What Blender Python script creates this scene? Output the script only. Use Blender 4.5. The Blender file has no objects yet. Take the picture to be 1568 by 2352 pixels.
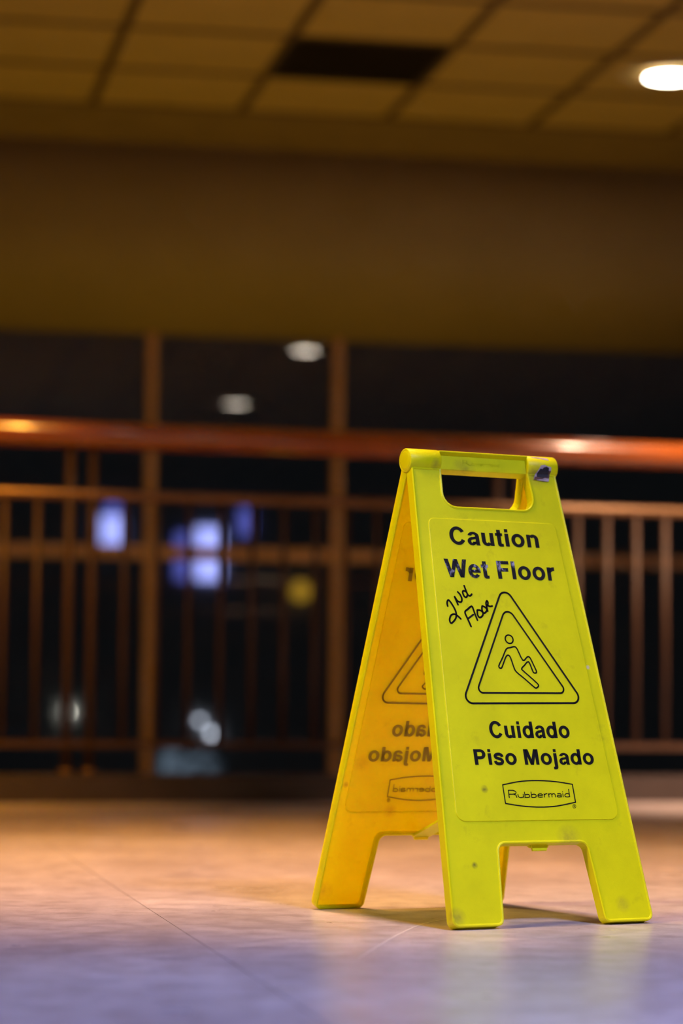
import bpy, bmesh, math, random
from mathutils import Vector, Matrix
from mathutils.geometry import tessellate_polygon

random.seed(7)
SC = bpy.context.scene
COL = SC.collection

# ------------------------------------------------------------------ camera, world, exposure, lights
CAM_H = 0.267
PITCH, ROLL = 0.07556, 0.00861
cam = bpy.data.cameras.new('camera')
cam.sensor_fit = 'VERTICAL'; cam.sensor_height = 36.0
cam.lens = 5972.0 * 36.0 / 2352.0
cam.clip_start = 0.05; cam.clip_end = 200
cam.dof.use_dof = True; cam.dof.focus_distance = 3.30; cam.dof.aperture_fstop = 2.9
camo = bpy.data.objects.new('camera', cam); COL.objects.link(camo)
_r = Vector((1, 0, 0)); _u = Vector((0, -math.sin(PITCH), math.cos(PITCH))); _b = Vector((0, -math.cos(PITCH), -math.sin(PITCH)))
_r2 = _r * math.cos(ROLL) + _u * math.sin(ROLL); _u2 = _u * math.cos(ROLL) - _r * math.sin(ROLL)
camo.matrix_world = Matrix(((_r2.x, _u2.x, _b.x, 0), (_r2.y, _u2.y, _b.y, 0), (_r2.z, _u2.z, _b.z, CAM_H), (0, 0, 0, 1)))
SC.camera = camo

world = bpy.data.worlds.new('night'); SC.world = world; world.use_nodes = True
world.node_tree.nodes['Background'].inputs[0].default_value = (0.8, 0.9, 1.0, 1)
world.node_tree.nodes['Background'].inputs[1].default_value = 0.010

SC.cycles.max_bounces = 7; SC.cycles.diffuse_bounces = 4; SC.cycles.glossy_bounces = 3; SC.cycles.transmission_bounces = 3
SC.cycles.use_adaptive_sampling = True; SC.cycles.adaptive_threshold = 0.03
SC.cycles.caustics_reflective = False; SC.cycles.caustics_refractive = False
SC.view_settings.view_transform = 'Standard'; SC.view_settings.look = 'None'
SC.view_settings.exposure = 0.0; SC.view_settings.gamma = 1.0; SC.view_settings.use_curve_mapping = False

# the building's own axes (e1 along the window wall, e2 towards it)
AL = 0.19181
E1 = Vector((math.cos(AL), math.sin(AL), 0)); E2 = Vector((-math.sin(AL), math.cos(AL), 0))
def B(a, b, z=0.0):
    return E1 * a + E2 * b + Vector((0, 0, z))

CEIL = 2.707

def spot(name, loc, target, power, color, size_deg, blend, radius):
    l = bpy.data.lights.new(name, 'SPOT'); l.energy = power; l.color = color
    l.spot_size = math.radians(size_deg); l.spot_blend = blend; l.shadow_soft_size = radius
    o = bpy.data.objects.new(name, l); COL.objects.link(o); o.location = loc
    o.rotation_euler = (Vector(target) - Vector(loc)).to_track_quat('-Z', 'Y').to_euler()
    return o

# downlights in the ceiling: (e1, e2, power, colour, cone, blend, where it shines)
PEACH = (1.0, 0.58, 0.32); COOL = (0.38, 0.48, 1.0); AMBER = (1.0, 0.43, 0.03); WARM = (1.0, 0.62, 0.38)
DOWNLIGHTS = [   # name, e1, e2, power, colour, cone, blend, aim (e1, e2)
    ('row right far', 3.10, 9.42, 15, WARM, 100, 0.9, (3.1, 9.42)),
    ('row right mid', 3.10, 6.20, 800, WARM, 80, 0.8, (3.4, 7.6)),
    ('row right near', 3.118, 2.984, 50, WARM, 110, 0.9, (3.118, 2.984)),
    ('over sign', 0.76, 3.75, 360, PEACH, 62, 1.0, (0.72, 4.2)),
    ('amber', -0.12, 6.0, 430, AMBER, 66, 1.0, (-0.5, 7.6)),
    ('cool', 1.50, 0.93, 880, COOL, 84, 0.9, (0.50, 2.00)),
    ('amber near', 0.25, 4.65, 380, AMBER, 84, 1.0, (0.45, 4.75)),
    ('warm left', -1.56, 2.44, 620, (1.0, 0.72, 0.14), 20, 1.0, (1.22, 3.45)),
]
for nm, a, b, pw, colr, cone, bl, aim in DOWNLIGHTS:
    spot('downlight_beam', B(a, b, CEIL - 0.04), B(aim[0], aim[1], 0), pw, colr, cone, bl, {'warm left': 0.28, 'cool': 0.34}.get(nm, 0.06))
# unseen amber uplight, added to light the upper wall and ceiling from below
UPLIGHTS = [(1.5, 8.6, 215)]
for a, b, pw in UPLIGHTS:
    spot('added_uplight_beam', B(a, b, -3.55), B(a + 0.2, b + 1.6, 2.6), pw, (1.0, 0.54, 0.02), 66, 1.0, 0.12)

# ------------------------------------------------------------------ helpers
def tag(o, label=None, cat=None, group=None, kind=None):
    if label: o['label'] = label
    if cat: o['category'] = cat
    if group: o['group'] = group
    if kind: o['kind'] = kind
    return o

def empty(name, loc=(0, 0, 0), rz=0.0):
    o = bpy.data.objects.new(name, None); COL.objects.link(o)
    o.location = loc; o.rotation_euler = (0, 0, rz); o.empty_display_size = 0.1
    return o

def link(name, me, mat, parent=None, smooth=False):
    if mat and not me.materials: me.materials.append(mat)
    if smooth:
        for p in me.polygons: p.use_smooth = True
    o = bpy.data.objects.new(name, me); COL.objects.link(o)
    if parent: o.parent = parent
    return o

def mesh_from(name, verts, faces):
    me = bpy.data.meshes.new(name); me.from_pydata([tuple(v) for v in verts], [], faces); me.update()
    bm = bmesh.new(); bm.from_mesh(me); bmesh.ops.recalc_face_normals(bm, faces=bm.faces); bm.to_mesh(me); bm.free()
    return me

def box_mesh(name, o, ax, ay, az, lo, hi):
    """box with corner lo..hi along the axes ax, ay, az from origin o"""
    vs = []
    for z in (lo[2], hi[2]):
        for x, y in ((lo[0], lo[1]), (hi[0], lo[1]), (hi[0], hi[1]), (lo[0], hi[1])):
            vs.append(o + ax * x + ay * y + az * z)
    fs = [(3, 2, 1, 0), (4, 5, 6, 7), (0, 1, 5, 4), (1, 2, 6, 5), (2, 3, 7, 6), (3, 0, 4, 7)]
    return mesh_from(name, vs, fs)
ZV = Vector((0, 0, 1)); O0 = Vector((0, 0, 0))
def bbox(name, lo, hi, mat, parent=None):
    """box in building axes"""
    return link(name, box_mesh(name, O0, E1, E2, ZV, lo, hi), mat, parent)

def tube(name, a, b, r, mat, parent=None, seg=16, caps=True, smooth=True):
    a = Vector(a); b = Vector(b); d = (b - a).normalized()
    x = d.orthogonal().normalized(); y = d.cross(x)
    vs = []
    for c in (a, b):
        for k in range(seg):
            t = 2 * math.pi * k / seg
            vs.append(c + x * (r * math.cos(t)) + y * (r * math.sin(t)))
    fs = [(k, (k + 1) % seg, seg + (k + 1) % seg, seg + k) for k in range(seg)]
    if caps: fs += [tuple(range(seg)), tuple(range(seg, 2 * seg))]
    me = mesh_from(name, vs, fs)
    o = link(name, me, mat, parent)
    if smooth:
        for p in me.polygons: p.use_smooth = len(p.vertices) == 4
    return o

# ------------------------------------------------------------------ materials
def nmat(name):
    m = bpy.data.materials.new(name); m.use_nodes = True
    nt = m.node_tree; bsdf = nt.nodes['Principled BSDF']
    return m, nt, bsdf
def N(nt, typ, **kw):
    n = nt.nodes.new(typ)
    for k, v in kw.items():
        if k.startswith('i_'):
            n.inputs[k[2:].replace('_', ' ')].default_value = v
        else: setattr(n, k, v)
    return n
def ramp(nt, fac, stops):
    r = nt.nodes.new('ShaderNodeValToRGB')
    el = r.color_ramp.elements
    while len(el) < len(stops): el.new(0.5)
    for e, (p, c) in zip(el, stops):
        e.position = p; e.color = (c[0], c[1], c[2], 1)
    nt.links.new(fac, r.inputs[0]); return r
def noise(nt, coord, scale, detail=4, rough=0.55, stretch=None):
    n = nt.nodes.new('ShaderNodeTexNoise'); n.inputs['Scale'].default_value = scale
    n.inputs['Detail'].default_value = detail; n.inputs['Roughness'].default_value = rough
    if stretch:
        mp = nt.nodes.new('ShaderNodeMapping'); mp.inputs['Scale'].default_value = stretch
        nt.links.new(coord, mp.inputs['Vector']); coord = mp.outputs[0]
    nt.links.new(coord, n.inputs['Vector']); return n
def simple(name, col, rough=0.5, metal=0.0, vary=0.12, scale=6.0, bump=0.0, spec=0.5):
    m, nt, b = nmat(name)
    tc = nt.nodes.new('ShaderNodeTexCoord')
    n = noise(nt, tc.outputs['Object'], scale)
    c0 = [c * (1 - vary) for c in col]; c1 = [min(1, c * (1 + vary)) for c in col]
    r = ramp(nt, n.outputs['Fac'], [(0.3, c0), (0.7, c1)])
    nt.links.new(r.outputs[0], b.inputs['Base Color'])
    b.inputs['Roughness'].default_value = rough; b.inputs['Metallic'].default_value = metal
    b.inputs['Specular IOR Level'].default_value = spec
    if bump:
        bp = nt.nodes.new('ShaderNodeBump'); bp.inputs['Strength'].default_value = bump; bp.inputs['Distance'].default_value = 0.002
        n2 = noise(nt, tc.outputs['Object'], scale * 30)
        nt.links.new(n2.outputs['Fac'], bp.inputs['Height']); nt.links.new(bp.outputs[0], b.inputs['Normal'])
    return m
def glow(name, col, strength):
    m, nt, b = nmat(name)
    b.inputs['Base Color'].default_value = (0.05, 0.05, 0.05, 1)
    b.inputs['Emission Color'].default_value = (*col, 1); b.inputs['Emission Strength'].default_value = strength; m.cycles.emission_sampling = 'NONE'
    return m

def spot_mask(nt, coord, centre, r0, r1):
    d = nt.nodes.new('ShaderNodeVectorMath'); d.operation = 'DISTANCE'
    d.inputs[1].default_value = centre; nt.links.new(coord, d.inputs[0])
    mr = nt.nodes.new('ShaderNodeMapRange'); mr.inputs['From Min'].default_value = r0; mr.inputs['From Max'].default_value = r1
    mr.inputs['To Min'].default_value = 1; mr.inputs['To Max'].default_value = 0
    nt.links.new(d.outputs['Value'], mr.inputs['Value']); return mr.outputs[0]
def math2(nt, op, a, b):
    m = nt.nodes.new('ShaderNodeMath'); m.operation = op
    for i, v in enumerate((a, b)):
        if isinstance(v, (int, float)): m.inputs[i].default_value = v
        else: nt.links.new(v, m.inputs[i])
    return m.outputs[0]
def mixc(nt, fac, a, b):
    m = nt.nodes.new('ShaderNodeMix'); m.data_type = 'RGBA'
    for sock, v in ((m.inputs[0], fac), (m.inputs[6], a), (m.inputs[7], b)):
        if isinstance(v, tuple): sock.default_value = (*v, 1)
        elif isinstance(v, (int, float)): sock.default_value = v
        else: nt.links.new(v, sock)
    return m.outputs[2]

YEL = (0.78, 0.76, 0.002)
def plastic(name, col, smudges=(), sss=0.0):
    m, nt, b = nmat(name)
    tc = nt.nodes.new('ShaderNodeTexCoord'); co = tc.outputs['Object']
    n = noise(nt, co, 14, 5)
    r = ramp(nt, n.outputs['Fac'], [(0.35, [c * 0.93 for c in col]), (0.65, [c * 1.04 for c in col])])
    colr = r.outputs[0]
    # broad faint grime
    g = noise(nt, co, 38, 6, 0.65)
    gm = nt.nodes.new('ShaderNodeMapRange'); gm.inputs['From Min'].default_value = 0.60; gm.inputs['From Max'].default_value = 0.78
    gm.inputs['To Max'].default_value = 0.35; nt.links.new(g.outputs['Fac'], gm.inputs['Value'])
    colr = mixc(nt, gm.outputs[0], colr, (col[0] * 0.55, col[1] * 0.5, 0.01))
    rough_n = noise(nt, co, 160, 3)
    for c, r0, r1, amt, dc in smudges:
        s = spot_mask(nt, co, c, r0, r1)
        s = math2(nt, 'MULTIPLY', s, rough_n.outputs['Fac']); s = math2(nt, 'MULTIPLY', s, amt * 1.6)
        colr = mixc(nt, s, colr, dc)
    nt.links.new(colr, b.inputs['Base Color'])
    if sss:
        b.inputs['Subsurface Weight'].default_value = sss; b.inputs['Subsurface Radius'].default_value = (1.0, 0.62, 0.05); b.inputs['Subsurface Scale'].default_value = 0.020
    b.inputs['Roughness'].default_value = 0.42; b.inputs['Specular IOR Level'].default_value = 0.2
    bp = nt.nodes.new('ShaderNodeBump'); bp.inputs['Strength'].default_value = 0.12; bp.inputs['Distance'].default_value = 0.001
    fn = noise(nt, co, 700, 2); nt.links.new(fn.outputs['Fac'], bp.inputs['Height']); nt.links.new(bp.outputs[0], b.inputs['Normal'])
    return m

# ------------------------------------------------------------------ the setting
M_wall = simple('wall_paint', (0.42, 0.35, 0.22), 0.8, vary=0.06, scale=2)
M_tile = simple('ceiling_tile_face', (0.66, 0.52, 0.22), 0.9, vary=0.06, scale=3)
M_tbar = simple('ceiling_grid_paint', (0.16, 0.11, 0.07), 0.6)
M_border = simple('plaster_border', (0.34, 0.26, 0.14), 0.85)
M_frame = simple('window_frame_paint', (0.88, 0.56, 0.40), 0.45)
M_wood = simple('varnished_handrail_wood', (0.34, 0.078, 0.003), 0.25, vary=0.15, scale=12)
M_wood.node_tree.nodes['Principled BSDF'].inputs['Coat Weight'].default_value = 1.0
M_wood.node_tree.nodes['Principled BSDF'].inputs['Coat Roughness'].default_value = 0.10
M_rail = simple('bronze_rail_metal', (0.24, 0.13, 0.06), 0.34, metal=0.4)
M_bal = simple('dark_bronze_baluster', (0.075, 0.036, 0.02), 0.55)
M_curb = simple('dark_curb_paint', (0.065, 0.050, 0.050), 0.5)
M_grille = simple('black_grille', (0.03, 0.022, 0.02), 0.6)
M_dark = simple('dark_void', (0.05, 0.04, 0.035), 0.9)
M_trim = simple('lamp_trim_ring', (0.5, 0.42, 0.3), 0.4)
M_lens = glow('downlight_lens', (1.0, 0.86, 0.70), 34.0)

def floor_material():
    m, nt, b = nmat('polished_floor_vinyl')
    tc = nt.nodes.new('ShaderNodeTexCoord'); co = tc.outputs['Object']
    n1 = noise(nt, co, 2.6, 4, 0.6, stretch=(1.0, 1.0, 1.0))
    n2 = noise(nt, co, 22, 4, 0.65)
    c1 = ramp(nt, n1.outputs['Fac'], [(0.32, (0.46, 0.39, 0.41)), (0.68, (0.68, 0.60, 0.63))])
    c2 = ramp(nt, n2.outputs['Fac'], [(0.34, (0.60, 0.57, 0.56)), (0.60, (1, 1, 1))])
    mm = nt.nodes.new('ShaderNodeMix'); mm.data_type = 'RGBA'; mm.blend_type = 'MULTIPLY'; mm.inputs[0].default_value = 0.75
    nt.links.new(c1.outputs[0], mm.inputs[6]); nt.links.new(c2.outputs[0], mm.inputs[7])
    col = mm.outputs[2]
    # brownish worn streaks
    n3 = noise(nt, co, 9, 5, 0.6, stretch=(0.7, 2.2, 1))
    f3 = nt.nodes.new('ShaderNodeMapRange'); f3.inputs['From Min'].default_value = 0.55; f3.inputs['From Max'].default_value = 0.75; f3.inputs['To Max'].default_value = 0.5
    nt.links.new(n3.outputs['Fac'], f3.inputs['Value'])
    col = mixc(nt, f3.outputs[0], col, (0.40, 0.33, 0.27))
    n5 = noise(nt, co, 170, 2, 0.6)
    f5 = nt.nodes.new('ShaderNodeMapRange'); f5.inputs['From Min'].default_value = 0.58; f5.inputs['From Max'].default_value = 0.72; f5.inputs['To Max'].default_value = 0.55
    nt.links.new(n5.outputs['Fac'], f5.inputs['Value'])
    col = mixc(nt, f5.outputs[0], col, (0.27, 0.21, 0.19))
    # small dark grit specks
    vo = nt.nodes.new('ShaderNodeTexVoronoi'); vo.inputs['Scale'].default_value = 16; nt.links.new(co, vo.inputs['Vector'])
    sp = nt.nodes.new('ShaderNodeMapRange'); sp.inputs['From Min'].default_value = 0.025; sp.inputs['From Max'].default_value = 0.05
    sp.inputs['To Min'].default_value = 0.8; sp.inputs['To Max'].default_value = 0.0
    nt.links.new(vo.outputs['Distance'], sp.inputs['Value'])
    sepc = nt.nodes.new('ShaderNodeSeparateColor'); nt.links.new(vo.outputs['Color'], sepc.inputs[0])
    some = math2(nt, 'GREATER_THAN', sepc.outputs[0], 0.62)
    col = mixc(nt, math2(nt, 'MULTIPLY', sp.outputs[0], some), col, (0.06, 0.045, 0.05))
    nt.links.new(col, b.inputs['Base Color'])
    n4 = noise(nt, co, 5, 5, 0.6)
    rr = nt.nodes.new('ShaderNodeMapRange'); rr.inputs['To Min'].default_value = 0.20; rr.inputs['To Max'].default_value = 0.42
    nt.links.new(n4.outputs['Fac'], rr.inputs['Value']); nt.links.new(rr.outputs[0], b.inputs['Roughness'])
    b.inputs['Specular IOR Level'].default_value = 0.5
    return m
M_floor = floor_material()
M_sub = simple('subfloor', (0.20, 0.13, 0.09), 0.9)
M_scratch = simple('pale_scratch', (0.80, 0.74, 0.72), 0.35)

# railing line
PHI = 0.26365
RD = Vector((math.cos(PHI), math.sin(PHI), 0)); RN = Vector((-math.sin(PHI), math.cos(PHI), 0)); R0 = Vector((0, 7.4964, 0))
T0, T1 = -4.5, 5.5

# floor: sheets of vinyl along e2 with hairline seams, cut off along the curb
floor = empty('floor'); tag(floor, kind='structure')
def poly_prism(name, pts, z0, z1, mat, parent):
    n = len(pts)
    vs = [Vector((p.x, p.y, z1)) for p in pts] + [Vector((p.x, p.y, z0)) for p in pts]
    fs = [tuple(range(n)), tuple(range(2 * n - 1, n - 1, -1))] + [(i, n + i, n + (i + 1) % n, (i + 1) % n) for i in range(n)]
    return link(name, mesh_from(name, vs, fs), mat, parent)
def edge_e2(a):  # e2 where the line e1 = a meets the curb front
    P = R0 - RN * 0.05
    # a*E1 + b*E2 = P + t*RD  -> dot with RN
    return (P.dot(RN) - a * E1.dot(RN)) / E2.dot(RN)
SEAM, SW, GAP = 0.417, 1.83, 0.0010
for k in range(-4, 6):
    a0 = SEAM + k * SW + GAP / 2; a1 = SEAM + (k + 1) * SW - GAP / 2
    pts = [B(a0, -4), B(a1, -4), B(a1, edge_e2(a1)), B(a0, edge_e2(a0))]
    poly_prism('floor_sheet', pts, -0.006, 0.0, M_floor, floor)
a0, a1 = SEAM - 4 * SW, SEAM + 6 * SW
poly_prism('floor_base', [B(a0, -4), B(a1, -4), B(a1, edge_e2(a1) + 0.12), B(a0, edge_e2(a0) + 0.12)], -0.35, -0.0065, M_sub, floor)

# lower storey and enclosing walls
lf = bbox('floor_lower', (a0, 3, -4.1), (a1, 12.2, -4.0), M_sub); tag(lf, kind='structure')
o = bbox('wall_left', (a0 - 0.15, -4, -4.1), (a0, 12.2, CEIL + 0.2), M_wall); tag(o, kind='structure')
o = bbox('wall_right', (a1, -4, -4.1), (a1 + 0.15, 12.2, CEIL + 0.2), M_wall); tag(o, kind='structure')
o = bbox('wall_rear', (a0, -4.15, -0.35), (a1, -4.0, CEIL + 0.2), M_wall); tag(o, kind='structure')
# bulkhead above the windows
HEAD = 1.968; WB, WP = 11.66, 11.76
prof = [(11.08, CEIL + 0.2), (11.08, 2.46), (11.095, 2.34), (11.13, 2.24), (11.20, 2.16), (11.31, 2.09), (11.48, 2.03), (WB + 0.06, HEAD), (WP + 0.05, HEAD), (WP + 0.05, CEIL + 0.2)]
n_ = len(prof)
wb = link('wall_bulkhead', mesh_from('wall_bulkhead', [B(a, b, z) for a in (a0, a1) for b, z in prof],
          [tuple(range(n_)), tuple(range(n_, 2 * n_))] + [(i, (i + 1) % n_, n_ + (i + 1) % n_, n_ + i) for i in range(n_)]), M_wall, None, False)
for p in wb.data.polygons: p.use_smooth = len(p.vertices) == 4 and abs(p.normal.z) < 0.98
tag(wb, kind='structure')

# ceiling: slab, plaster border, tiles in a dark grid
T = 0.6096; GX, GY = 0.97375, 9.16743
ceiling = empty('ceiling'); tag(ceiling, kind='structure')
bbox('slab', (a0, -4, CEIL + 0.03), (a1, 11.079, CEIL + 0.2), M_dark, ceiling)
bbox('plaster_border', (a0, GY + 2 * T + 0.012, CEIL - 0.004), (a1, 11.079, CEIL + 0.029), M_border, ceiling)
bbox('rear_plaster', (a0, -4, CEIL - 0.004), (a1, GY - 14 * T - 0.012, CEIL + 0.029), M_border, ceiling)
I0, I1, J0, J1 = -7, 9, -14, 2
bbox('plaster_side', (a0, GY + J0 * T, CEIL - 0.004), (GX + I0 * T - 0.012, GY + J1 * T, CEIL + 0.029), M_border, ceiling)
bbox('plaster_side', (GX + I1 * T + 0.012, GY + J0 * T, CEIL - 0.004), (a1, GY + J1 * T, CEIL + 0.029), M_border, ceiling)
tile_me = box_mesh('ceiling_tile', O0, E1, E2, ZV, (-T / 2 + 0.006, -T / 2 + 0.006, 0.0), (T / 2 - 0.006, T / 2 - 0.006, 0.018))
tile_me.materials.append(M_tile)
for i in range(I0, I1):
    for j in range(J0, J1):
        if (i, j) == (1, 0): continue     # the dark grille sits here
        o = bpy.data.objects.new('ceiling_tile', tile_me); COL.objects.link(o)
        o.location = B(GX + (i + 0.5) * T, GY + (j + 0.5) * T, CEIL); o.parent = ceiling
BW = 0.019
for i in range(I0, I1 + 1):
    bbox('grid_runner', (GX + i * T - BW, GY + J0 * T, CEIL - 0.006), (GX + i * T + BW, GY + J1 * T, CEIL - 0.0005), M_tbar, ceiling)
for j in range(J0, J1 + 1):
    bbox('cross_runner', (GX + I0 * T, GY + j * T - BW, CEIL - 0.0052), (GX + I1 * T, GY + j * T + BW, CEIL - 0.0007), M_tbar, ceiling)

# dark air grille in one ceiling bay
gr = empty('air_grille', B(GX + 1.5 * T, GY + 0.5 * T, CEIL - 0.004))
tag(gr, 'dark square air return grille set among the ceiling tiles', 'grille')
def gbox(name, lo, hi, mat, tilt=0.0):
    if tilt:
        ay = (E2 * math.cos(tilt) + ZV * math.sin(tilt)); az = (ZV * math.cos(tilt) - E2 * math.sin(tilt))
        c = E2 * ((lo[1] + hi[1]) / 2) + ZV * ((lo[2] + hi[2]) / 2); h = (hi[1] - lo[1]) / 2; t = (hi[2] - lo[2]) / 2
        return link(name, box_mesh(name, c, E1, ay, az, (lo[0], -h, -t), (hi[0], h, t)), mat, gr)
    return link(name, box_mesh(name, O0, E1, E2, ZV, lo, hi), mat, gr)
h = T / 2 - 0.02
gbox('backing', (-h, -h, 0.010), (h, h, 0.020), M_grille)
for s in (-1, 1):
    gbox('frame', (s * h - 0.012, -h, -0.003), (s * h + 0.012, h, 0.010), M_grille)
    gbox('frame', (-h + 0.012, s * h - 0.012, -0.003), (h - 0.012, s * h + 0.012, 0.010), M_grille)
for k in range(14):
    y = -h + 0.03 + k * (2 * h - 0.06) / 13
    gbox('slat', (-h + 0.012, y - 0.011, 0.0005), (h - 0.012, y + 0.011, 0.0025), M_grille, tilt=0.3)

# ------------------------------------------------------------------ windows
def glass_material():
    m = bpy.data.materials.new('window_glass'); m.use_nodes = True; nt = m.node_tree
    nt.nodes.remove(nt.nodes['Principled BSDF']); out = nt.nodes['Material Output']
    fr = nt.nodes.new('ShaderNodeFresnel'); fr.inputs['IOR'].default_value = 1.55
    tr = nt.nodes.new('ShaderNodeBsdfTransparent'); gl = nt.nodes.new('ShaderNodeBsdfGlossy'); gl.inputs['Roughness'].default_value = 0.0
    tr.inputs['Color'].default_value = (0.93, 0.96, 0.97, 1)
    mx = nt.nodes.new('ShaderNodeMixShader')
    nt.links.new(fr.outputs[0], mx.inputs[0]); nt.links.new(tr.outputs[0], mx.inputs[1]); nt.links.new(gl.outputs[0], mx.inputs[2])
    nt.links.new(mx.outputs[0], out.inputs['Surface']); return m
M_glass = glass_material()
win = empty('window_1', B(1.4, WP, -4.0)); tag(win, kind='structure')
def wbox(name, lo, hi, mat):
    c = B(1.4, WP, -4.0)
    return link(name, box_mesh(name, O0 - c, E1, E2, ZV, lo, hi), mat, win)
MULL = [-2.06, -1.2, -0.336, 0.527, 1.389, 2.252, 4.84, 7.4]
MW = 0.021; TZ = 0.968
for x in MULL: wbox('mullion', (x - MW, WP - 0.07, -4.0), (x + MW, WP + 0.05, HEAD), M_frame)
for lo, hi in zip(MULL[:-1], MULL[1:]):
    wbox('transom', (lo + MW, WP - 0.055, TZ - 0.028), (hi - MW, WP + 0.04, TZ + 0.028), M_frame)
    wbox('lower_transom', (lo + MW, WP - 0.055, -1.6), (hi - MW, WP + 0.04, -1.54), M_frame)
    wbox('pane', (lo + MW, WP - 0.004, TZ + 0.028), (hi - MW, WP + 0.004, HEAD), M_glass)
    wbox('pane', (lo + MW, WP - 0.004, -1.54), (hi - MW, WP + 0.004, TZ - 0.028), M_glass)
    wbox('pane', (lo + MW, WP - 0.004, -4.0), (hi - MW, WP + 0.004, -1.6), M_glass)
o = bbox('wall_window_left', (a0, WP - 0.1, -4.0), (MULL[0] - MW, WP + 0.1, HEAD), M_wall); tag(o, kind='structure')
o = bbox('wall_window_right', (MULL[-1] + MW, WP - 0.1, -4.0), (a1, WP + 0.1, HEAD), M_wall); tag(o, kind='structure')

# ------------------------------------------------------------------ railing
rail = empty('railing', R0 + RD * 0.0); tag(rail, 'long balcony railing with round orange wooden handrail and thin dark balusters', 'railing')
def rp(t, n, z): return RD * t + RN * n + ZV * z
def rbox(name, lo, hi, mat, parent=rail):
    return link(name, box_mesh(name, O0, RD, RN, ZV, lo, hi), mat, parent)
curb = rbox('curb', (T0, -0.05, 0.0), (T1, 0.07, 0.078), M_curb); 
tube('handrail', rp(T0, 0, 1.032), rp(T1, 0, 1.032), 0.0375, M_wood, rail, 40)
tube('middle_rail', rp(T0, 0, 0.862), rp(T1, 0, 0.862), 0.015, M_rail, rail, 20)
rbox('bottom_rail', (T0, -0.011, 0.153), (T1, 0.011, 0.172), M_bal)
# post pairs and balusters; first baluster mesh is shared
PER = 1.266
bal_me = post_me = None
k0 = math.floor((T0 + 0.791) / PER)
for k in range(k0, 6):
    P = -0.791 + k * PER
    ts = [(P, 1), (P + 0.065, 1)] + [(P + 0.065 + 0.0926 * q, 0) for q in range(1, 13)]
    for t, post in ts:
        if not (T0 + 0.02 < t < T1 - 0.02): continue
        if post:
            if post_me is None:
                po = tube('post', (0, 0, 0.078), (0, 0, 0.997), 0.0125, M_bal, rail, 14); post_me = po.data; po.location = rp(t, 0, 0)
            else:
                po = link('post', post_me, None, rail); po.location = rp(t, 0, 0)
            fl = tube('post_foot', (0, 0, 0.078), (0, 0, 0.092), 0.022, M_rail, None, 14); fl.parent = po
        else:
            if bal_me is None:
                bo = tube('baluster', (0, 0, 0.171), (0, 0, 0.848), 0.0085, M_bal, rail, 12); bal_me = bo.data; bo.location = rp(t, 0, 0)
            else:
                bo = link('baluster', bal_me, None, rail); bo.location = rp(t, 0, 0)

# ------------------------------------------------------------------ lamps
def downlight(a, b, label):
    r = empty('recessed_downlight', B(a, b, CEIL - 0.006)); tag(r, label, 'ceiling light')
    seg = 40; vs = []; fs = []
    for rad, z in ((0.092, -0.004), (0.098, -0.008), (0.112, -0.006), (0.116, 0.0)):
        for k in range(seg):
            t = 2 * math.pi * k / seg; vs.append((rad * math.cos(t), rad * math.sin(t), z))
    for q in range(3):
        for k in range(seg): fs.append((q * seg + k, q * seg + (k + 1) % seg, (q + 1) * seg + (k + 1) % seg, (q + 1) * seg + k))
    link('trim_ring', mesh_from('trim_ring', vs, fs), M_trim, r, True)
    vs = [(0, 0, -0.005)]; fs = []
    for rad, z in ((0.04, -0.0048), (0.092, -0.003)):
        for k in range(seg):
            t = 2 * math.pi * k / seg; vs.append((rad * math.cos(t), rad * math.sin(t), z))
    for k in range(seg):
        fs.append((0, 1 + k, 1 + (k + 1) % seg)); fs.append((1 + k, 1 + seg + k, 1 + seg + (k + 1) % seg, 1 + (k + 1) % seg))
    link('lens', mesh_from('lens', vs, fs), M_lens, r)
LABELS = ['glowing round white ceiling downlight beside the grid near the window wall',
          'round ceiling downlight above the railing, out of direct view',
          'round ceiling downlight to the right of the sign, out of direct view',
          'round ceiling downlight straight above the yellow sign',
          'round amber ceiling downlight just before the railing',
          'round cool ceiling downlight above the foreground floor',
          'round amber ceiling downlight halfway between sign and railing',
          'round warm ceiling downlight to the left of the sign, tilted towards it']
for (nm, a, b, *_), lab in zip(DOWNLIGHTS, LABELS):
    downlight(a, b, lab)

M_can = simple('uplight_can', (0.05, 0.05, 0.05), 0.5)
M_upl = glow('uplight_lens', (1.0, 0.5, 0.1), 3.0)
for (a, b, pw), lab in zip(UPLIGHTS, ('unseen amber uplight added to light the upper wall and ceiling',)):
    r = empty('added_uplight', B(a, b, -4.0)); tag(r, lab, 'uplight')  # fitting made up to carry the added upward light
    tube('can', (0, 0, 0), (0, 0, 0.36), 0.14, M_can, r, 20)
    tube('lens', (0, 0, 0.361), (0, 0, 0.375), 0.12, M_upl, r, 20)

# ------------------------------------------------------------------ beyond the glass: added dark backdrop, glow patches for lights and reflections in the panes
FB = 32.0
backdrop = empty('added_backdrop', B(4, FB, -4.0)); tag(backdrop, 'dark backdrop added beyond the glass, with glow patches for lights and reflections in the panes', 'building')
M_backdrop = simple('night_backdrop', (0.40, 0.40, 0.42), 0.9)
M_blue = glow('blue_glow', (0.20, 0.22, 0.95), 0.55)
M_bluew = glow('blue_white_glow', (0.40, 0.43, 1.0), 1.6)
M_grey = glow('grey_blue_reflection', (0.32, 0.42, 0.55), 0.22)  # mottled bluish reflection in the glass, made as a glowing patch
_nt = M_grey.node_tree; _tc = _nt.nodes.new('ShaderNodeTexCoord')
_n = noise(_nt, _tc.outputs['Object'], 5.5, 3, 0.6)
_mr = _nt.nodes.new('ShaderNodeMapRange'); _mr.inputs['From Min'].default_value = 0.38; _mr.inputs['From Max'].default_value = 0.66; _mr.inputs['To Max'].default_value = 0.5
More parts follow.
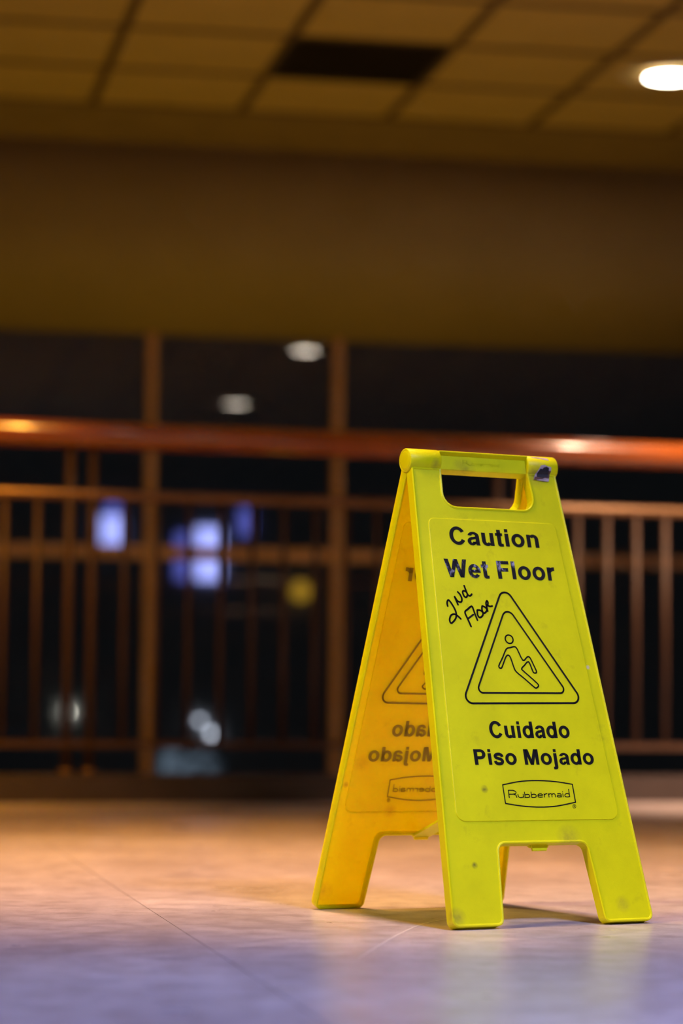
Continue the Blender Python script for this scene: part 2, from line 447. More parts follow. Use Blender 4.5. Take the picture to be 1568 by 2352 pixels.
_nt.links.new(_n.outputs['Fac'], _mr.inputs['Value']); _nt.links.new(_mr.outputs[0], _nt.nodes['Principled BSDF'].inputs['Emission Strength'])
M_pt = glow('small_white_glow', (1.0, 0.92, 0.75), 14.0)
M_pt2 = glow('small_pale_glow', (0.6, 0.62, 0.72), 4.0)
M_amb = glow('amber_glow', (0.8, 0.42, 0.03), 0.55)
def fbox(name, lo, hi, mat, parent=backdrop):
    c = B(4, FB, -4.0)
    return link(name, box_mesh(name, O0 - c, E1, E2, ZV, lo, hi), mat, parent)
fbox('backdrop_face', (-8, FB, -4), (18, FB + 6, 7), M_backdrop)
fbox('backdrop_top', (-8.2, FB - 0.15, 7), (18.2, FB + 6.1, 7.3), M_backdrop)
def lit(a0_, z0, a1_, z1, mat, name='glow_patch'):  # glowing patch on the added backdrop
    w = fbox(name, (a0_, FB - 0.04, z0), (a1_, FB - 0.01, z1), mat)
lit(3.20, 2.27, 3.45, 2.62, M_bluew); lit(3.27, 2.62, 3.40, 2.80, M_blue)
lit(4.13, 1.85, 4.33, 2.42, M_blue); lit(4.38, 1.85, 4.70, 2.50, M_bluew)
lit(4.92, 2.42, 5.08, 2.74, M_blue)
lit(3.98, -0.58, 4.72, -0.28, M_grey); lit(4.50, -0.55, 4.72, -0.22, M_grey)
def glow_dot(a, z, r, mat, name='glow_disc'):  # small glowing disc on the added backdrop
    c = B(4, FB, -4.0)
    tube(name, B(a, FB - 0.06, z) - c, B(a, FB - 0.005, z) - c, r, mat, backdrop, 16)
glow_dot(2.818, 0.202, 0.022, M_pt); glow_dot(4.449, 0.108, 0.03, M_pt2); glow_dot(4.597, -0.052, 0.04, M_pt2); glow_dot(5.70, 1.73, 0.11, M_amb)

# ------------------------------------------------------------------ the yellow sign
SX, SY, TH = 0.18114, 3.4111, 0.49587
H, D, RB, TOPN = 0.58912, 0.3726, 0.0157, 0.009
sign = empty('wet_floor_sign', (SX, SY, 0), TH)
tag(sign, 'yellow plastic folding wet floor caution sign standing open on the polished floor', 'sign')
_up = Vector((0, D / 2 - TOPN, H)); PL = _up.length; _up.normalize()
_nf = Vector((0, -_up.z, _up.y))
def F(u, s, d=0.0):
    """front panel: u across, s up along the panel, d out of the face (all mm)"""
    return Vector((u / 1000, -D / 2, 0)) + _up * (s / 1000) + _nf * (d / 1000)
def Bk(u, s, d=0.0):
    p = F(u, s, d); return Vector((-p.x, -p.y, p.z))

def rounded(pts, n=6):
    """pts: (x, y, r) polygon -> points with rounded corners"""
    out = []; m = len(pts)
    for i, (x, y, r) in enumerate(pts):
        p = Vector((x, y))
        if r <= 0: out.append(p); continue
        a = Vector(pts[i - 1][:2]) - p; b = Vector(pts[(i + 1) % m][:2]) - p
        a.normalize(); b.normalize(); ang = a.angle(b)
        t = r / math.tan(ang / 2); c = p + (a + b).normalized() * (r / math.sin(ang / 2))
        s0 = p + a * t - c; s1 = p + b * t - c
        th0 = math.atan2(s0.y, s0.x); dth = math.atan2(s1.y, s1.x) - th0
        while dth > math.pi: dth -= 2 * math.pi
        while dth < -math.pi: dth += 2 * math.pi
        for k in range(n + 1):
            t_ = th0 + dth * k / n; out.append(c + Vector((math.cos(t_), math.sin(t_))) * r)
    return out
def inset(pts, d):
    """offset a counter-clockwise polygon inwards"""
    out = []; n = len(pts)
    for i in range(n):
        p = pts[i]; e0 = (p - pts[i - 1]); e1 = (pts[(i + 1) % n] - p)
        e0.normalize(); e1.normalize()
        n0 = Vector((-e0.y, e0.x)); n1 = Vector((-e1.y, e1.x))
        b = n0 + n1; b.normalize(); c = max(0.35, b.dot(n0)); out.append(p + b * (d / c))
    return out
def area(pts): return sum(pts[i - 1].x * pts[i].y - pts[i].x * pts[i - 1].y for i in range(len(pts))) / 2
def ccw(pts): return pts if area(pts) > 0 else pts[::-1]

def rings_mesh(name, rings, map_, cap0=True, cap1=True, flip=False):
    """rings: list of (points, depth); all of equal length; closed by filled caps"""
    bm = bmesh.new(); rv = []
    for pts, d in rings: rv.append([bm.verts.new(map_(p.x, p.y, d)) for p in pts])
    n = len(rings[0][0])
    for a, b in zip(rv[:-1], rv[1:]):
        for i in range(n):
            try: bm.faces.new((a[i], a[(i + 1) % n], b[(i + 1) % n], b[i]))
            except ValueError: pass
    for flag, vv, (pts, d) in ((cap0, rv[0], rings[0]), (cap1, rv[-1], rings[-1])):
        if flag:
            for tri in tessellate_polygon([[Vector((p.x, p.y, 0)) for p in pts]]):
                try: bm.faces.new([vv[t] for t in tri])
                except ValueError: pass
    bmesh.ops.recalc_face_normals(bm, faces=bm.faces)
    me = bpy.data.meshes.new(name); bm.to_mesh(me); bm.free(); return me

TOPS = PL * 1000 - 9
OUT = ccw(rounded([(-148, 4, 9), (-74.5, 4, 9), (-65, 106, 10), (65, 106, 10), (74.5, 4, 9), (148, 4, 9),
                   (110.5, TOPS, 0), (66, TOPS, 0), (69.5, 553.5, 18), (-69.5, 553.5, 18), (-66, TOPS, 0), (-110.5, TOPS, 0)]))
LAB = ccw(rounded([(-121, 135, 13), (121.5, 135, 13), (97, 536, 9), (-97, 536, 9)]))
def panel_mesh(name, map_):
    """one moulded shell: rim, raised message area, turned-in flange, ridge on the inside"""
    bm = bmesh.new()
    def ring(pts, d): return [bm.verts.new(map_(p.x, p.y, d)) for p in pts]
    def skin(rings):
        rv = [ring(p, d) for p, d in rings]; n = len(rv[0])
        for a, b in zip(rv[:-1], rv[1:]):
            for i in range(n): bm.faces.new((a[i], a[(i + 1) % n], b[(i + 1) % n], b[i]))
        return rv
    def fill(loops):
        flat = [v for vv, _ in loops for v in vv]
        for tri in tessellate_polygon([[Vector((p.x, p.y, 0)) for p in pts] for _, pts in loops]):
            try: bm.faces.new([flat[t] for t in tri])
            except ValueError: pass
    i36, i32 = inset(OUT, 3.6), inset(OUT, 3.2)
    shell = skin([(i36, 0.0), (inset(OUT, 2.9), 0.9), (inset(OUT, 1.3), 1.3), (OUT, 0.2), (OUT, -13.0), (inset(OUT, 0.8), -13.6),
                  (inset(OUT, 2.6), -13.6), (inset(OUT, 3.0), -13.0), (i32, -3.2)])
    front = skin([(LAB, 0.0), (inset(LAB, 0.15), 0.8), (inset(LAB, 0.9), 1.1)])
    back = skin([(LAB, -3.2), (inset(LAB, 0.3), -4.0), (inset(LAB, 1.5), -4.0), (inset(LAB, 1.9), -3.2)])
    fill([(shell[0], i36), (front[0], LAB)]); fill([(front[-1], inset(LAB, 0.9))])
    fill([(shell[-1], i32), (back[0], LAB)]); fill([(back[-1], inset(LAB, 1.9))])
    bmesh.ops.recalc_face_normals(bm, faces=bm.faces)
    me = bpy.data.meshes.new(name); bm.to_mesh(me); bm.free(); return me
def loc(map_, u, s): return tuple(map_(u, s, 0))
G1 = (0.12, 0.10, 0.02); G2 = (0.30, 0.23, 0.03)
M_yel = plastic('yellow_plastic_face', YEL, [
    (loc(F, -74, 176), 0.001, 0.006, 1.0, G1), (loc(F, -104, 80), 0.001, 0.005, 1.0, G1),
    (loc(F, -140, 16), 0.003, 0.014, 0.6, G2), (loc(F, 105, 26), 0.002, 0.012, 0.5, G2), (loc(F, 40, 112), 0.002, 0.02, 0.5, G2),
    (loc(F, 112, 338), 0.0005, 0.0035, 1.0, (0.75, 0.62, 0.5)), (loc(F, -30, 606), 0.003, 0.02, 0.5, G2), (loc(F, -75, 612), 0.002, 0.010, 0.9, G2), (loc(F, 80, 606), 0.006, 0.022, 0.6, G2)])
M_yelb = plastic('yellow_plastic_back', YEL, [
    (loc(Bk, 133, 26), 0.003, 0.016, 0.4, G2), (loc(Bk, 105, 205), 0.003, 0.014, 0.3, G2), (loc(Bk, 124, 175), 0.001, 0.006, 0.9, G1), (loc(Bk, 50, 137), 0.001, 0.012, 0.5, G2)], sss=0.85)
fp = link('front_panel', panel_mesh('front_panel', F), M_yel, sign)
bp_ = link('back_panel', panel_mesh('back_panel', Bk), M_yelb, sign)

# ---- print
M_ink = simple('black_print', (0.009, 0.008, 0.007), 0.55, vary=0.2, spec=0.12)
M_pen = simple('marker_pen', (0.012, 0.007, 0.007), 0.5, vary=0.2, spec=0.15)
M_ghost = simple('print_showing_through', (0.50, 0.36, 0.006), 0.5, vary=0.08, scale=20)
def scuffed_ink():
    m, nt, b = nmat('scuffed_black_print'); tc = nt.nodes.new('ShaderNodeTexCoord'); co = tc.outputs['Object']
    n = noise(nt, co, 130, 6, 0.7, stretch=(1.0, 1.0, 0.55))
    f = nt.nodes.new('ShaderNodeMapRange'); f.inputs['From Min'].default_value = 0.50; f.inputs['From Max'].default_value = 0.62
    nt.links.new(n.outputs['Fac'], f.inputs['Value'])
    parts = None
    for c, r0, r1 in ((loc(F, -76, 474), 0.008, 0.018), (loc(F, -58, 478), 0.003, 0.012), (loc(F, -38, 466), 0.006, 0.016), (loc(F, -22, 470), 0.003, 0.011), (loc(F, 3, 475), 0.005, 0.013), (loc(F, 22, 478), 0.001, 0.008)):
        s = spot_mask(nt, co, c, r0, r1); parts = s if parts is None else math2(nt, 'MAXIMUM', parts, s)
    k = math2(nt, 'MULTIPLY', parts, f.outputs[0])
    nt.links.new(mixc(nt, k, (0.012, 0.011, 0.012), (0.42, 0.42, 0.55)), b.inputs['Base Color']); b.inputs['Roughness'].default_value = 0.5; b.inputs['Specular IOR Level'].default_value = 0.15
    return m
M_scuff = scuffed_ink()

def smooth_path(pts, closed=False, n=6):
    P = [Vector(p) for p in pts]; m = len(P)
    if m < 3: return P
    out = []
    rng = range(m if closed else m - 1)
    for i in rng:
        p0 = P[i - 1] if (closed or i > 0) else P[0]; p1 = P[i]; p2 = P[(i + 1) % m]
        p3 = P[(i + 2) % m] if (closed or i + 2 < m) else P[-1]
        for k in range(n):
            t = k / n
            out.append(0.5 * ((2 * p1) + (p2 - p0) * t + (2 * p0 - 5 * p1 + 4 * p2 - p3) * t * t + (3 * p1 - p0 - 3 * p2 + p3) * t ** 3))
    if not closed: out.append(P[-1])
    return out
EB = 10   # extra weight of the letters
def band(cx, cy, ro, ri, t0, t1, n=28):
    """part of an elliptical ring: outer radii ro, inner radii ri, angles in degrees"""
    ro = (ro[0] + EB * 0.5, ro[1]); ri = (ri[0] - EB * 1.2, ri[1] - EB)
    vs, fs = [], []
    for k in range(n + 1):
        t = math.radians(t0 + (t1 - t0) * k / n); c, s_ = math.cos(t), math.sin(t)
        vs += [(cx + ro[0] * c, cy + ro[1] * s_), (cx + ri[0] * c, cy + ri[1] * s_)]
    for k in range(n): fs.append((2 * k, 2 * k + 1, 2 * k + 3, 2 * k + 2))
    return vs, fs
def pg(*pts):
    pts = [tuple(p) for p in inset(ccw([Vector(p) for p in pts]), -EB * 0.8)]
    pts = [(x, min(y, 718)) for x, y in pts]
    return list(pts), [tuple(t) for t in tessellate_polygon([[Vector((x, y, 0)) for x, y in pts]])]
def rc(x0, y0, x1, y1):
    if y1 - y0 > x1 - x0: x0 -= EB; x1 += EB
    else: y0 -= EB; y1 += EB * (y1 < 700)
    return [(x0, y0), (x1, y0), (x1, y1), (x0, y1)], [(0, 1, 2, 3)]
def ribbon(pts, w):
    w += 2 * EB; P = smooth_path(pts, False, 6); vs, fs = [], []; n = len(P)
    for i, p in enumerate(P):
        d = (P[min(i + 1, n - 1)] - P[max(i - 1, 0)]).normalized(); q = Vector((-d.y, d.x)) * (w / 2)
        vs += [(p.x + q.x, p.y + q.y), (p.x - q.x, p.y - q.y)]
    for i in range(n - 1): fs.append((2 * i, 2 * i + 1, 2 * i + 3, 2 * i + 2))
    return vs, fs
# heavy grotesque letters: advance width, pieces (cap height 718)
GLYPH = {
 'C': (722, lambda: [band(372, 359, (328, 378), (188, 258), 31, 329)]),
 'a': (556, lambda: [rc(374, 60, 508, 385), pg((374, 90), (508, 90), (510, 50), (527, 12), (527, 0), (388, 0), (376, 45)), band(284, 376, (224, 170), (90, 74), 0, 172), band(208, 152, (180, 166), (48, 72), 84, 352), pg((190, 318), (300, 330), (376, 352), (376, 268), (320, 246), (200, 224)), pg((240, 82), (376, 150), (386, 128), (330, 40), (240, -8))]),
 'u': (611, lambda: [rc(66, 170, 206, 532), rc(405, 0, 545, 532), band(268, 180, (202, 194), (62, 80), 180, 330)]),
 'n': (611, lambda: [rc(66, 0, 206, 532), rc(405, 0, 545, 362), band(343, 352, (202, 194), (62, 80), 0, 150)]),
 't': (333, lambda: [rc(90, 110, 230, 676), rc(10, 436, 309, 532), pg((90, 130), (90, 95), (103, 32), (150, -2), (215, -9), (309, 0), (309, 98), (262, 95), (237, 104), (230, 130))]),
 'i': (278, lambda: [rc(69, 0, 209, 532), rc(69, 596, 209, 722)]),
 'l': (278, lambda: [rc(69, 0, 209, 718)]),
 'o': (611, lambda: [band(306, 266, (272, 280), (134, 164), 0, 360)]),
 'e': (556, lambda: [band(277, 266, (254, 280), (116, 172), 0, 322), pg((150, 215), (530, 215), (531, 266), (526, 318), (150, 312))]),
 'r': (389, lambda: [rc(64, 0, 204, 532), band(378, 290, (312, 254), (176, 118), 90, 172)]),
 'd': (611, lambda: [band(292, 266, (256, 280), (118, 162), 0, 360), rc(411, 0, 551, 718)]),
 's': (556, lambda: [ribbon([(452, 362), (432, 436), (366, 478), (275, 486), (172, 466), (116, 398), (160, 326), (275, 284), (392, 240), (446, 158), (396, 74), (278, 42), (160, 64), (108, 118), (92, 178)], 122)]),
 'j': (278, lambda: [rc(69, -70, 209, 532), rc(69, 596, 209, 722), pg((69, -70), (209, -70), (205, -140), (172, -196), (110, -216), (3, -214), (3, -104), (46, -104), (66, -95))]),
 'P': (667, lambda: [rc(73, 0, 223, 718), rc(223, 598, 392, 718), rc(223, 262, 392, 382), band(388, 490, (238, 228), (92, 108), -90, 90)]),
 'F': (611, lambda: [rc(74, 0, 224, 718), rc(224, 592, 587, 718), rc(224, 302, 538, 424)]),
 'W': (938, lambda: [pg((4, 718), (162, 718), (322, 0), (178, 0)), pg((190, 0), (322, 0), (545, 718), (393, 718)), pg((748, 0), (616, 0), (393, 718), (545, 718)), pg((934, 718), (776, 718), (616, 0), (760, 0))]),
 'M': (833, lambda: [rc(70, 0, 208, 718), rc(625, 0, 763, 718), pg((120, 718), (272, 718), (486, 0), (350, 0)), pg((713, 718), (561, 718), (347, 0), (483, 0))]),
}
def text_shape(body, u0, u1, s0, cap, track=14):
    """vertices (u, s) in mm and faces of one line of lettering"""
    vs, fs = [], []; x = 0
    for ch in body:
        if ch == ' ': x += 278; continue
        adv, make = GLYPH[ch]
        for a, b in make():
            k = len(vs); vs += [(p[0] + x, p[1]) for p in a]; fs += [tuple(i + k for i in f) for f in b]
        x += adv + track
    x0 = min(v[0] for v in vs); x1 = max(v[0] for v in vs)
    return [((vx - x0) / (x1 - x0) * (u1 - u0) + u0, vy / 718 * cap + s0) for vx, vy in vs], fs

def stroke_shape(paths, w, closed=False):
    """ribbons of width w (mm) with round joints"""
    vs, fs = [], []
    for P in paths:
        P = [Vector(p) for p in P]; n = len(P)
        for i in range(n if closed else n - 1):
            a, b = P[i], P[(i + 1) % n]; d = b - a
            if d.length < 1e-6: continue
            d.normalize(); q = Vector((-d.y, d.x)) * (w / 2); k = len(vs)
            vs += [(a + q)[:], (a - q)[:], (b - q)[:], (b + q)[:]]; fs.append((k, k + 1, k + 2, k + 3))
        for p in P:
            k = len(vs); m = 10
            vs += [(p.x + math.cos(2 * math.pi * j / m) * w / 2, p.y + math.sin(2 * math.pi * j / m) * w / 2) for j in range(m)]
            fs.append(tuple(range(k, k + m)))
    return vs, fs
def put(name, shape, mat, map_, d, parent, label=None):
    vs, fs = shape
    me = bpy.data.meshes.new(name); me.from_pydata([tuple(map_(x, y, d)) for x, y in vs], [], fs); me.update()
    o = link(name, me, mat, parent)
    if label: o['label'] = label
    return o

HEADC = [(-3.1 + 5.9 * math.cos(t * math.pi / 12), 373.4 + 5.7 * math.sin(t * math.pi / 12)) for t in range(24)]
MAN = [[-25.2,336.9],[-17.8,347.8],[-9.8,360.0],[-3.4,362.1],[3.3,363.5],[6.8,360.0],[12.7,345.3],[20.0,349.9],[24.0,349.1],[27.8,339.4],[30.6,331.2],[29.8,328.9],[26.8,328.7],[25.0,331.1],[21.1,343.5],[13.7,338.5],[8.9,334.2],[10.6,331.2],[21.8,321.3],[29.7,313.7],[30.0,310.9],[26.6,308.5],[23.4,309.6],[10.6,320.8],[0.9,328.8],[-2.2,334.0],[-5.6,349.1],[-8.9,351.8],[-12.5,349.0],[-18.4,339.1],[-22.0,334.2]]
HAND = [[[-87.8,415.9],[-87.9,420.6],[-85.1,424.1],[-80.8,418.2],[-77.4,410.5],[-77.0,404.2],[-79.4,398.5],[-86.1,393.1],[-88.0,397.2],[-84.9,403.5],[-79.5,405.2],[-74.7,402.7],[-71.2,399.2]],[[-72.1,418.2],[-73.6,423.1],[-75.3,428.8],[-71.9,423.2],[-66.9,422.0],[-65.0,426.5],[-66.9,432.2],[-69.6,435.5]],[[-58.6,444.0],[-56.1,434.6],[-54.3,431.3],[-51.5,430.8],[-49.1,433.0]],[[-56.5,435.7],[-60.0,437.4],[-62.3,435.5],[-61.2,430.3],[-58.3,428.5],[-55.6,432.0],[-56.5,435.7]],[[-57.5,389.4],[-60.8,399.4],[-63.4,408.2],[-58.6,412.5],[-53.4,416.1],[-51.1,415.6],[-49.0,407.1],[-46.5,398.0]],[[-59.8,400.0],[-51.4,405.4]],[[-44.5,411.4],[-45.0,405.1],[-42.4,401.7],[-37.9,404.2],[-36.6,408.4],[-40.2,411.5],[-44.5,411.6]],[[-36.2,417.3],[-37.3,412.6],[-35.5,407.9],[-31.7,409.6],[-29.9,413.3],[-32.9,416.4],[-35.9,417.4]],[[-28.9,410.7],[-29.7,418.1],[-29.7,421.7],[-27.7,424.7],[-26.6,422.3],[-27.8,418.6],[-29.2,417.5]],[[-27.6,418.1],[-24.0,417.2],[-20.9,417.8]]]
FRAME = [[[-46.7,181.3],[-19.7,185.5],[6.5,186.4],[32.5,184.9],[57.5,181.3]],[[57.5,181.3],[57.9,157.8]],[[57.9,157.8],[28.5,153.2],[3.9,152.1],[-21.8,153.7],[-46.6,157.3]],[[-46.6,157.3],[-46.7,181.3]]]
LOGO = [[[-39.7,164.7],[-39.7,169.2],[-39.6,174.1]],[[-39.6,174.1],[-32.9,174.0],[-29.1,172.3],[-29.3,170.2],[-32.9,169.2],[-39.4,169.1]],[[-32.9,169.2],[-29.3,167.6],[-28.7,164.8]],[[-26.3,168.7],[-26.1,166.2],[-24.2,164.7],[-20.7,164.8],[-18.6,165.9]],[[-18.6,168.7],[-18.2,164.7]],[[-16.2,171.6],[-16.3,164.7]],[[-16.2,167.9],[-13.1,168.7],[-10.4,168.4],[-9.1,166.8],[-10.1,165.2],[-13.0,164.6],[-16.3,164.7]],[[-6.4,171.6],[-6.5,164.6]],[[-6.5,167.8],[-3.6,168.8],[-0.6,168.5],[0.6,166.9],[-0.4,165.3],[-3.0,164.5],[-6.5,164.6]],[[3.1,167.0],[9.7,167.3],[9.3,168.7],[6.8,169.2],[3.9,168.5],[2.9,166.7],[3.8,165.2],[6.3,164.8],[9.5,165.2]],[[12.6,169.2],[12.7,165.0]],[[12.8,167.6],[14.6,168.9],[17.0,169.3]],[[19.2,169.3],[19.3,164.9]],[[19.2,168.0],[21.4,169.2],[23.5,169.0],[24.0,167.8],[24.0,165.1]],[[24.0,167.9],[26.2,169.2],[28.3,168.9],[29.0,167.7],[28.9,165.0]],[[32.7,169.0],[35.9,169.5],[37.9,168.4],[37.9,164.9]],[[37.9,167.1],[33.7,167.1],[31.7,166.1],[32.6,165.1],[35.5,165.0],[38.0,165.5]],[[40.7,169.3],[40.6,165.1]],[[40.8,171.7],[40.9,171.4]],[[50.5,174.9],[50.5,165.1]],[[50.4,168.1],[48.2,169.2],[45.0,168.7],[43.5,167.0],[44.3,165.3],[47.4,164.9],[50.5,165.4]]]
REG = [[[52.6,152.5],[53.7,154.3],[55.7,155.1],[57.3,154.0],[57.3,152.1],[56.2,150.6],[54.3,150.2],[52.9,151.0],[52.6,152.5]],[[54.3,151.4],[54.6,153.9],[55.8,153.6],[55.5,152.5],[54.5,152.3]],[[55.0,152.3],[55.8,151.1]]]
TRI_O = rounded([(-87.5, 287, 9), (95.5, 289, 9), (0.8, 447, 10)], 8)
TRI_I = rounded([(-64.5, 301, 6), (72.5, 302, 6), (0.5, 419.5, 9)], 8)

def cat(*shapes):
    vs, fs = [], []
    for a, b in shapes:
        k = len(vs); vs += list(a); fs += [tuple(i + k for i in f) for f in b]
    return vs, fs
SHAPES = [
    ('lettering', text_shape('Caution', -69.2, 66.5, 500.6, 24.0), 'caution'),
    ('lettering', text_shape('Wet Floor', -83.5, 83.5, 455.6, 24.6), 'wet'),
    ('lettering', text_shape('Cuidado', -54.0, 66.2, 242.2, 21.6), 'cuidado'),
    ('lettering', text_shape('Piso Mojado', -82.3, 96.5, 207.2, 20.2), 'piso'),
    ('warning_triangle', cat(stroke_shape([TRI_O], 2.65, True), stroke_shape([TRI_I], 2.4, True)), 'tri'),
    ('slipping_figure', cat(stroke_shape([smooth_path(MAN, True, 3)], 2.0, True), stroke_shape([HEADC], 2.0, True)), 'man'),
    ('logo_outline', stroke_shape([smooth_path(p) for p in FRAME], 1.5), 'logo'),
    ('logo_lettering', cat(stroke_shape([smooth_path(p, False, 4) for p in LOGO], 1.2), stroke_shape([smooth_path(p, False, 3) for p in REG], 0.55)), 'logo'),
]
LABS = {'caution': 'bold black word Caution', 'wet': 'bold black words Wet Floor with scuffed letters', 'cuidado': 'bold black word Cuidado',
        'piso': 'bold black words Piso Mojado', 'tri': 'double black outlined warning triangle', 'man': 'black outlined slipping figure', 'logo': 'black maker logo'}
for nm, sh, key in SHAPES:
    put(nm, sh, M_scuff if key == 'wet' else M_ink, F, 1.35, fp, LABS[key])
    put(nm, sh, M_ink, Bk, 1.35, bp_, LABS[key] + ' on the far side')
    put(nm + '_shadow', sh, M_ghost, Bk, -3.35, bp_, 'faint reversed print showing through the plastic')
put('handwriting', stroke_shape([smooth_path(p) for p in HAND], 2.5), M_pen, F, 1.4, fp, 'handwritten marker words 2nd Floor')

# ---- hinge barrels, caps and handle bar
def lathe_x(name, prof, mat, parent, seg=36):
    """profile of (x, r) in mm around the hinge axis"""
    vs, fs = [], []
    for x, r in prof:
        for k in range(seg):
            t = 2 * math.pi * k / seg; vs.append((x / 1000, r / 1000 * math.cos(t), H + r / 1000 * math.sin(t)))
    for q in range(len(prof) - 1):
        for k in range(seg): fs.append((q * seg + k, q * seg + (k + 1) % seg, (q + 1) * seg + (k + 1) % seg, (q + 1) * seg + k))
    me = mesh_from(name, vs, fs); o = link(name, me, mat, parent)
    for p in me.polygons: p.use_smooth = True
    return o
RBm = RB * 1000
def barrel(sgn):
    x0, x1 = 66.5, 113.4
    pr = [(x0, 0.1), (x0, RBm - 1.2), (x0 + 0.01, RBm - 1.1), (x0 + 1.0, RBm), (x1 - 1.4, RBm), (x1 - 0.3, RBm - 0.6), (x1, RBm - 1.6), (x1 - 0.01, RBm - 1.7), (x1 - 1.0, RBm - 2.3), (x1 - 1.0, 0.1)]
    o = lathe_x('hinge_barrel', [(sgn * x, r) for x, r in pr], M_yel, sign)
    lathe_x('hinge_cap', [(sgn * x, r) for x, r in ((x1 - 0.9, RBm - 2.4), (x1 - 0.2, RBm - 3.0), (x1 + 0.5, RBm - 6), (x1 + 0.7, 0.1))], M_yel, o)
    return o
br_l = barrel(-1); br_r = barrel(1)
BAR = [(9, 15), (-8.5, 14.8), (-11.2, 14.0), (-11.2, 12.8), (-5.6, 8.6), (-9.4, -9.2), (-8.6, -10.4), (1.5, -15.6), (9, -14.5)]
vs = []; n = len(BAR)
for x in (-67.2, 67.2):
    for y, z in BAR: vs.append((x / 1000, y / 1000, H + z / 1000))
fs = [(i, (i + 1) % n, n + (i + 1) % n, n + i) for i in range(n)]
for tri in tessellate_polygon([[Vector((y, z, 0)) for y, z in BAR]]):
    fs.append(tuple(tri)); fs.append(tuple(n + t for t in tri))
hb = link('handle_bar', mesh_from('handle_bar', vs, fs), M_yel, sign)
# faint embossed maker mark on the handle web
def Wb(u, s, d=0.0):
    t = (s + 9.2) / 17.8
    return Vector((u / 1000, (-9.4 + 3.8 * t - d) / 1000, H + s / 1000))
em = [[((x - 5.6) * 0.62 - 2, (y - 168) * 0.62) for x, y in p] for p in LOGO + FRAME]
put('embossed_mark', stroke_shape([smooth_path(p, False, 3) for p in em], 0.55), M_yel, Wb, 0.35, hb, 'faint embossed maker mark')

# ---- folding spreader between the panels
def slab(name, quad, t, mat, parent):
    q = [Vector(p) for p in quad]; nrm = (q[1] - q[0]).cross(q[3] - q[0]).normalized() * (t / 2)
    vs = [p + nrm for p in q] + [p - nrm for p in q]
    fs = [(0, 1, 2, 3), (7, 6, 5, 4), (0, 4, 5, 1), (1, 5, 6, 2), (2, 6, 7, 3), (3, 7, 4, 0)]
    return link(name, mesh_from(name, vs, fs), mat, parent)
yf = F(0, 104, -10).y; zf = F(0, 104, -10).z
pk = Vector((0, 0.0, zf + 0.050)); w = 0.014
slab('spreader_arm', [(-w, yf, zf), (w, yf, zf), (w, pk.y, pk.z), (-w, pk.y, pk.z)], 0.003, M_yelb, sign)
slab('spreader_arm', [(-w, -yf, zf), (w, -yf, zf), (w, pk.y, pk.z), (-w, pk.y, pk.z)], 0.003, M_yelb, sign)
def cyl(name, a, b, r, mat, parent): return tube(name, a, b, r, mat, parent, 14)
cyl('spreader_hinge', (-w, 0, pk.z), (w, 0, pk.z), 0.003, M_yelb, sign)
slab('spreader_tab', [F(-11, 98.6, -9), F(9.5, 98.6, -9), F(10.5, 107, -9), F(-13, 107, -9)], 0.0035, M_yel, sign)
slab('spreader_tab', [Bk(-11, 98.6, -9), Bk(9.5, 98.6, -9), Bk(10.5, 107, -9), Bk(-13, 107, -9)], 0.0035, M_yelb, sign)

# ---- torn sticker remnants on the right barrel
M_stk_b = simple('sticker_black', (0.012, 0.011, 0.014), 0.5, vary=0.3, scale=200)
M_stk_w = simple('sticker_paper', (0.46, 0.35, 0.33), 0.7, vary=0.3, scale=160)
M_stk_r = simple('sticker_brown', (0.10, 0.035, 0.02), 0.6, vary=0.4, scale=160)
def inside(p, poly):
    c = False; n = len(poly)
    for i in range(n):
        a, b = poly[i - 1], poly[i]
        if (a[1] > p[1]) != (b[1] > p[1]) and p[0] < (b[0] - a[0]) * (p[1] - a[1]) / (b[1] - a[1]) + a[0]: c = not c
    return c
def on_barrel(u, z, off):
    """front surface of barrel (or panel below it) at height z mm from the axis"""
    R = RBm + off
    yb = math.sqrt(max(0.0, R * R - z * z)); yp = TOPN * 1000 - z * math.tan(math.atan2(D / 2 - TOPN, H)) + 1.45 + off
    return Vector((u / 1000, -max(yb, yp if z < -8 else 0) / 1000, H + z / 1000))
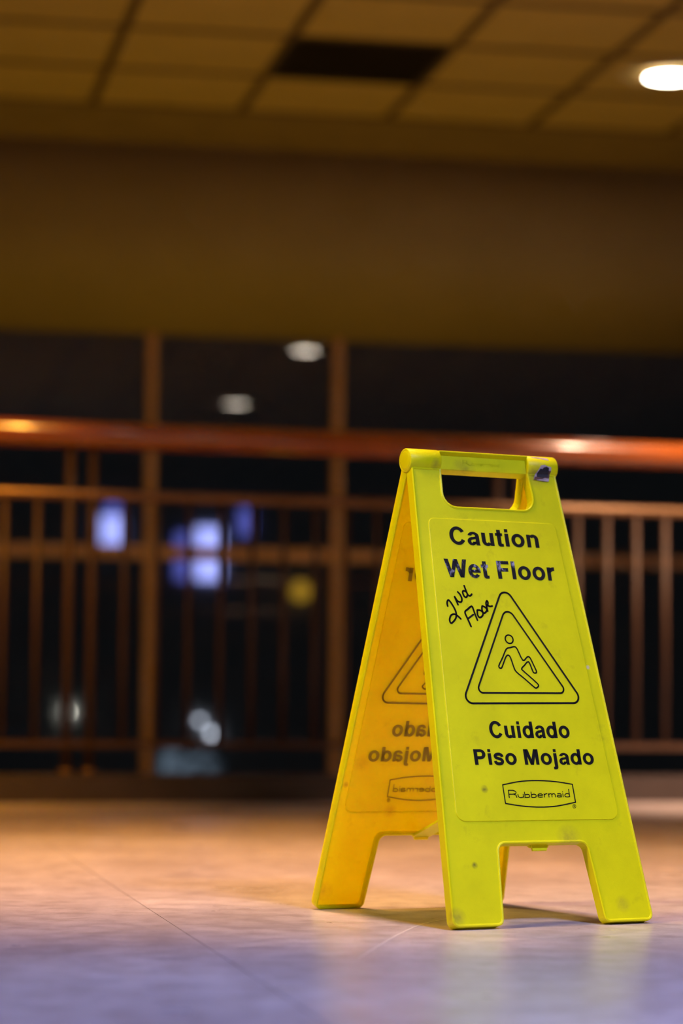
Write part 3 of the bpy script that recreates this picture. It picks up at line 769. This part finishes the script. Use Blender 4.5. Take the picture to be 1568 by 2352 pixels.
def patch(name, poly, mat, off, parent, label):
    st = 0.45; bm = bmesh.new(); vm = {}
    us = [p[0] for p in poly]; zs = [p[1] for p in poly]
    def V(i, j):
        if (i, j) not in vm: vm[(i, j)] = bm.verts.new(on_barrel(i * st, j * st, off))
        return vm[(i, j)]
    for i in range(int(min(us) / st) - 1, int(max(us) / st) + 2):
        for j in range(int(min(zs) / st) - 2, int(max(zs) / st) + 2):
            if inside(((i + 0.5) * st, (j + 0.5) * st), poly):
                bm.faces.new((V(i, j), V(i + 1, j), V(i + 1, j + 1), V(i, j + 1)))
    me = bpy.data.meshes.new(name); bm.to_mesh(me); bm.free()
    o = link(name, me, mat, parent, True); o['label'] = label
patch('sticker_remnant', [(74.5, -17.2), (76.5, -12.5), (82, -4), (86, 2.5), (92, 3.6), (97, 1.6), (102, 0.8), (102.3, -4), (100.5, -11), (98, -18.6), (90, -18.4), (82, -17.4)], M_stk_w, 0.12, br_r, 'torn pale paper of a peeled sticker')
patch('sticker_remnant', [(75, -17), (77, -13), (81, -12), (83, -6), (86, -2.5), (91, -3.2), (97.5, -4), (102, -4.2), (100.5, -11), (99.2, -14.5), (92, -14), (88, -15.6), (80, -16.9)], M_stk_r, 0.22, br_r, 'brown stain of a peeled sticker')
patch('sticker_remnant', [(80, -11), (82, -6), (85.5, -1.5), (88, -2.4), (91, 0.2), (95, 1.2), (98.6, -0.2), (98.6, -3.0), (99, -5.0), (97.8, -12.0), (90, -13.4), (81, -13.2)], M_stk_b, 0.32, br_r, 'black scrap of a peeled sticker')
patch('sticker_remnant', [(74, 14.2), (76, 12.6), (80, 12.0), (88, 11.8), (94, 10.6), (100, 10.0), (101, 11.8), (98, 13.2), (86, 14.0)], M_stk_w, 0.12, br_r, 'small white scrap of a peeled sticker')

# ------------------------------------------------------------------ scratches on the floor near the sign
def scratch(pts, w):
    path = smooth_path(pts, False, 8); vs, fs = [], []
    n = len(path)
    for i, p in enumerate(path):
        d = (path[min(i + 1, n - 1)] - path[max(i - 1, 0)]).normalized(); q = Vector((-d.y, d.x)) * (w / 2 * math.sin(math.pi * (i + 0.5) / n))
        vs += [(p.x + q.x, p.y + q.y, 0.0004), (p.x - q.x, p.y - q.y, 0.0004)]
    for i in range(n - 1): fs.append((2 * i, 2 * i + 1, 2 * i + 3, 2 * i + 2))
    link('scratch', mesh_from('scratch', vs, fs), M_scratch, floor)
scratch([(0.02, 2.80), (0.04, 2.93), (0.072, 3.12), (0.108, 3.28), (0.16, 3.40)], 0.003)
scratch([(0.13, 2.95), (0.205, 3.054), (0.26, 3.10), (0.33, 3.155), (0.42, 3.20)], 0.0025)
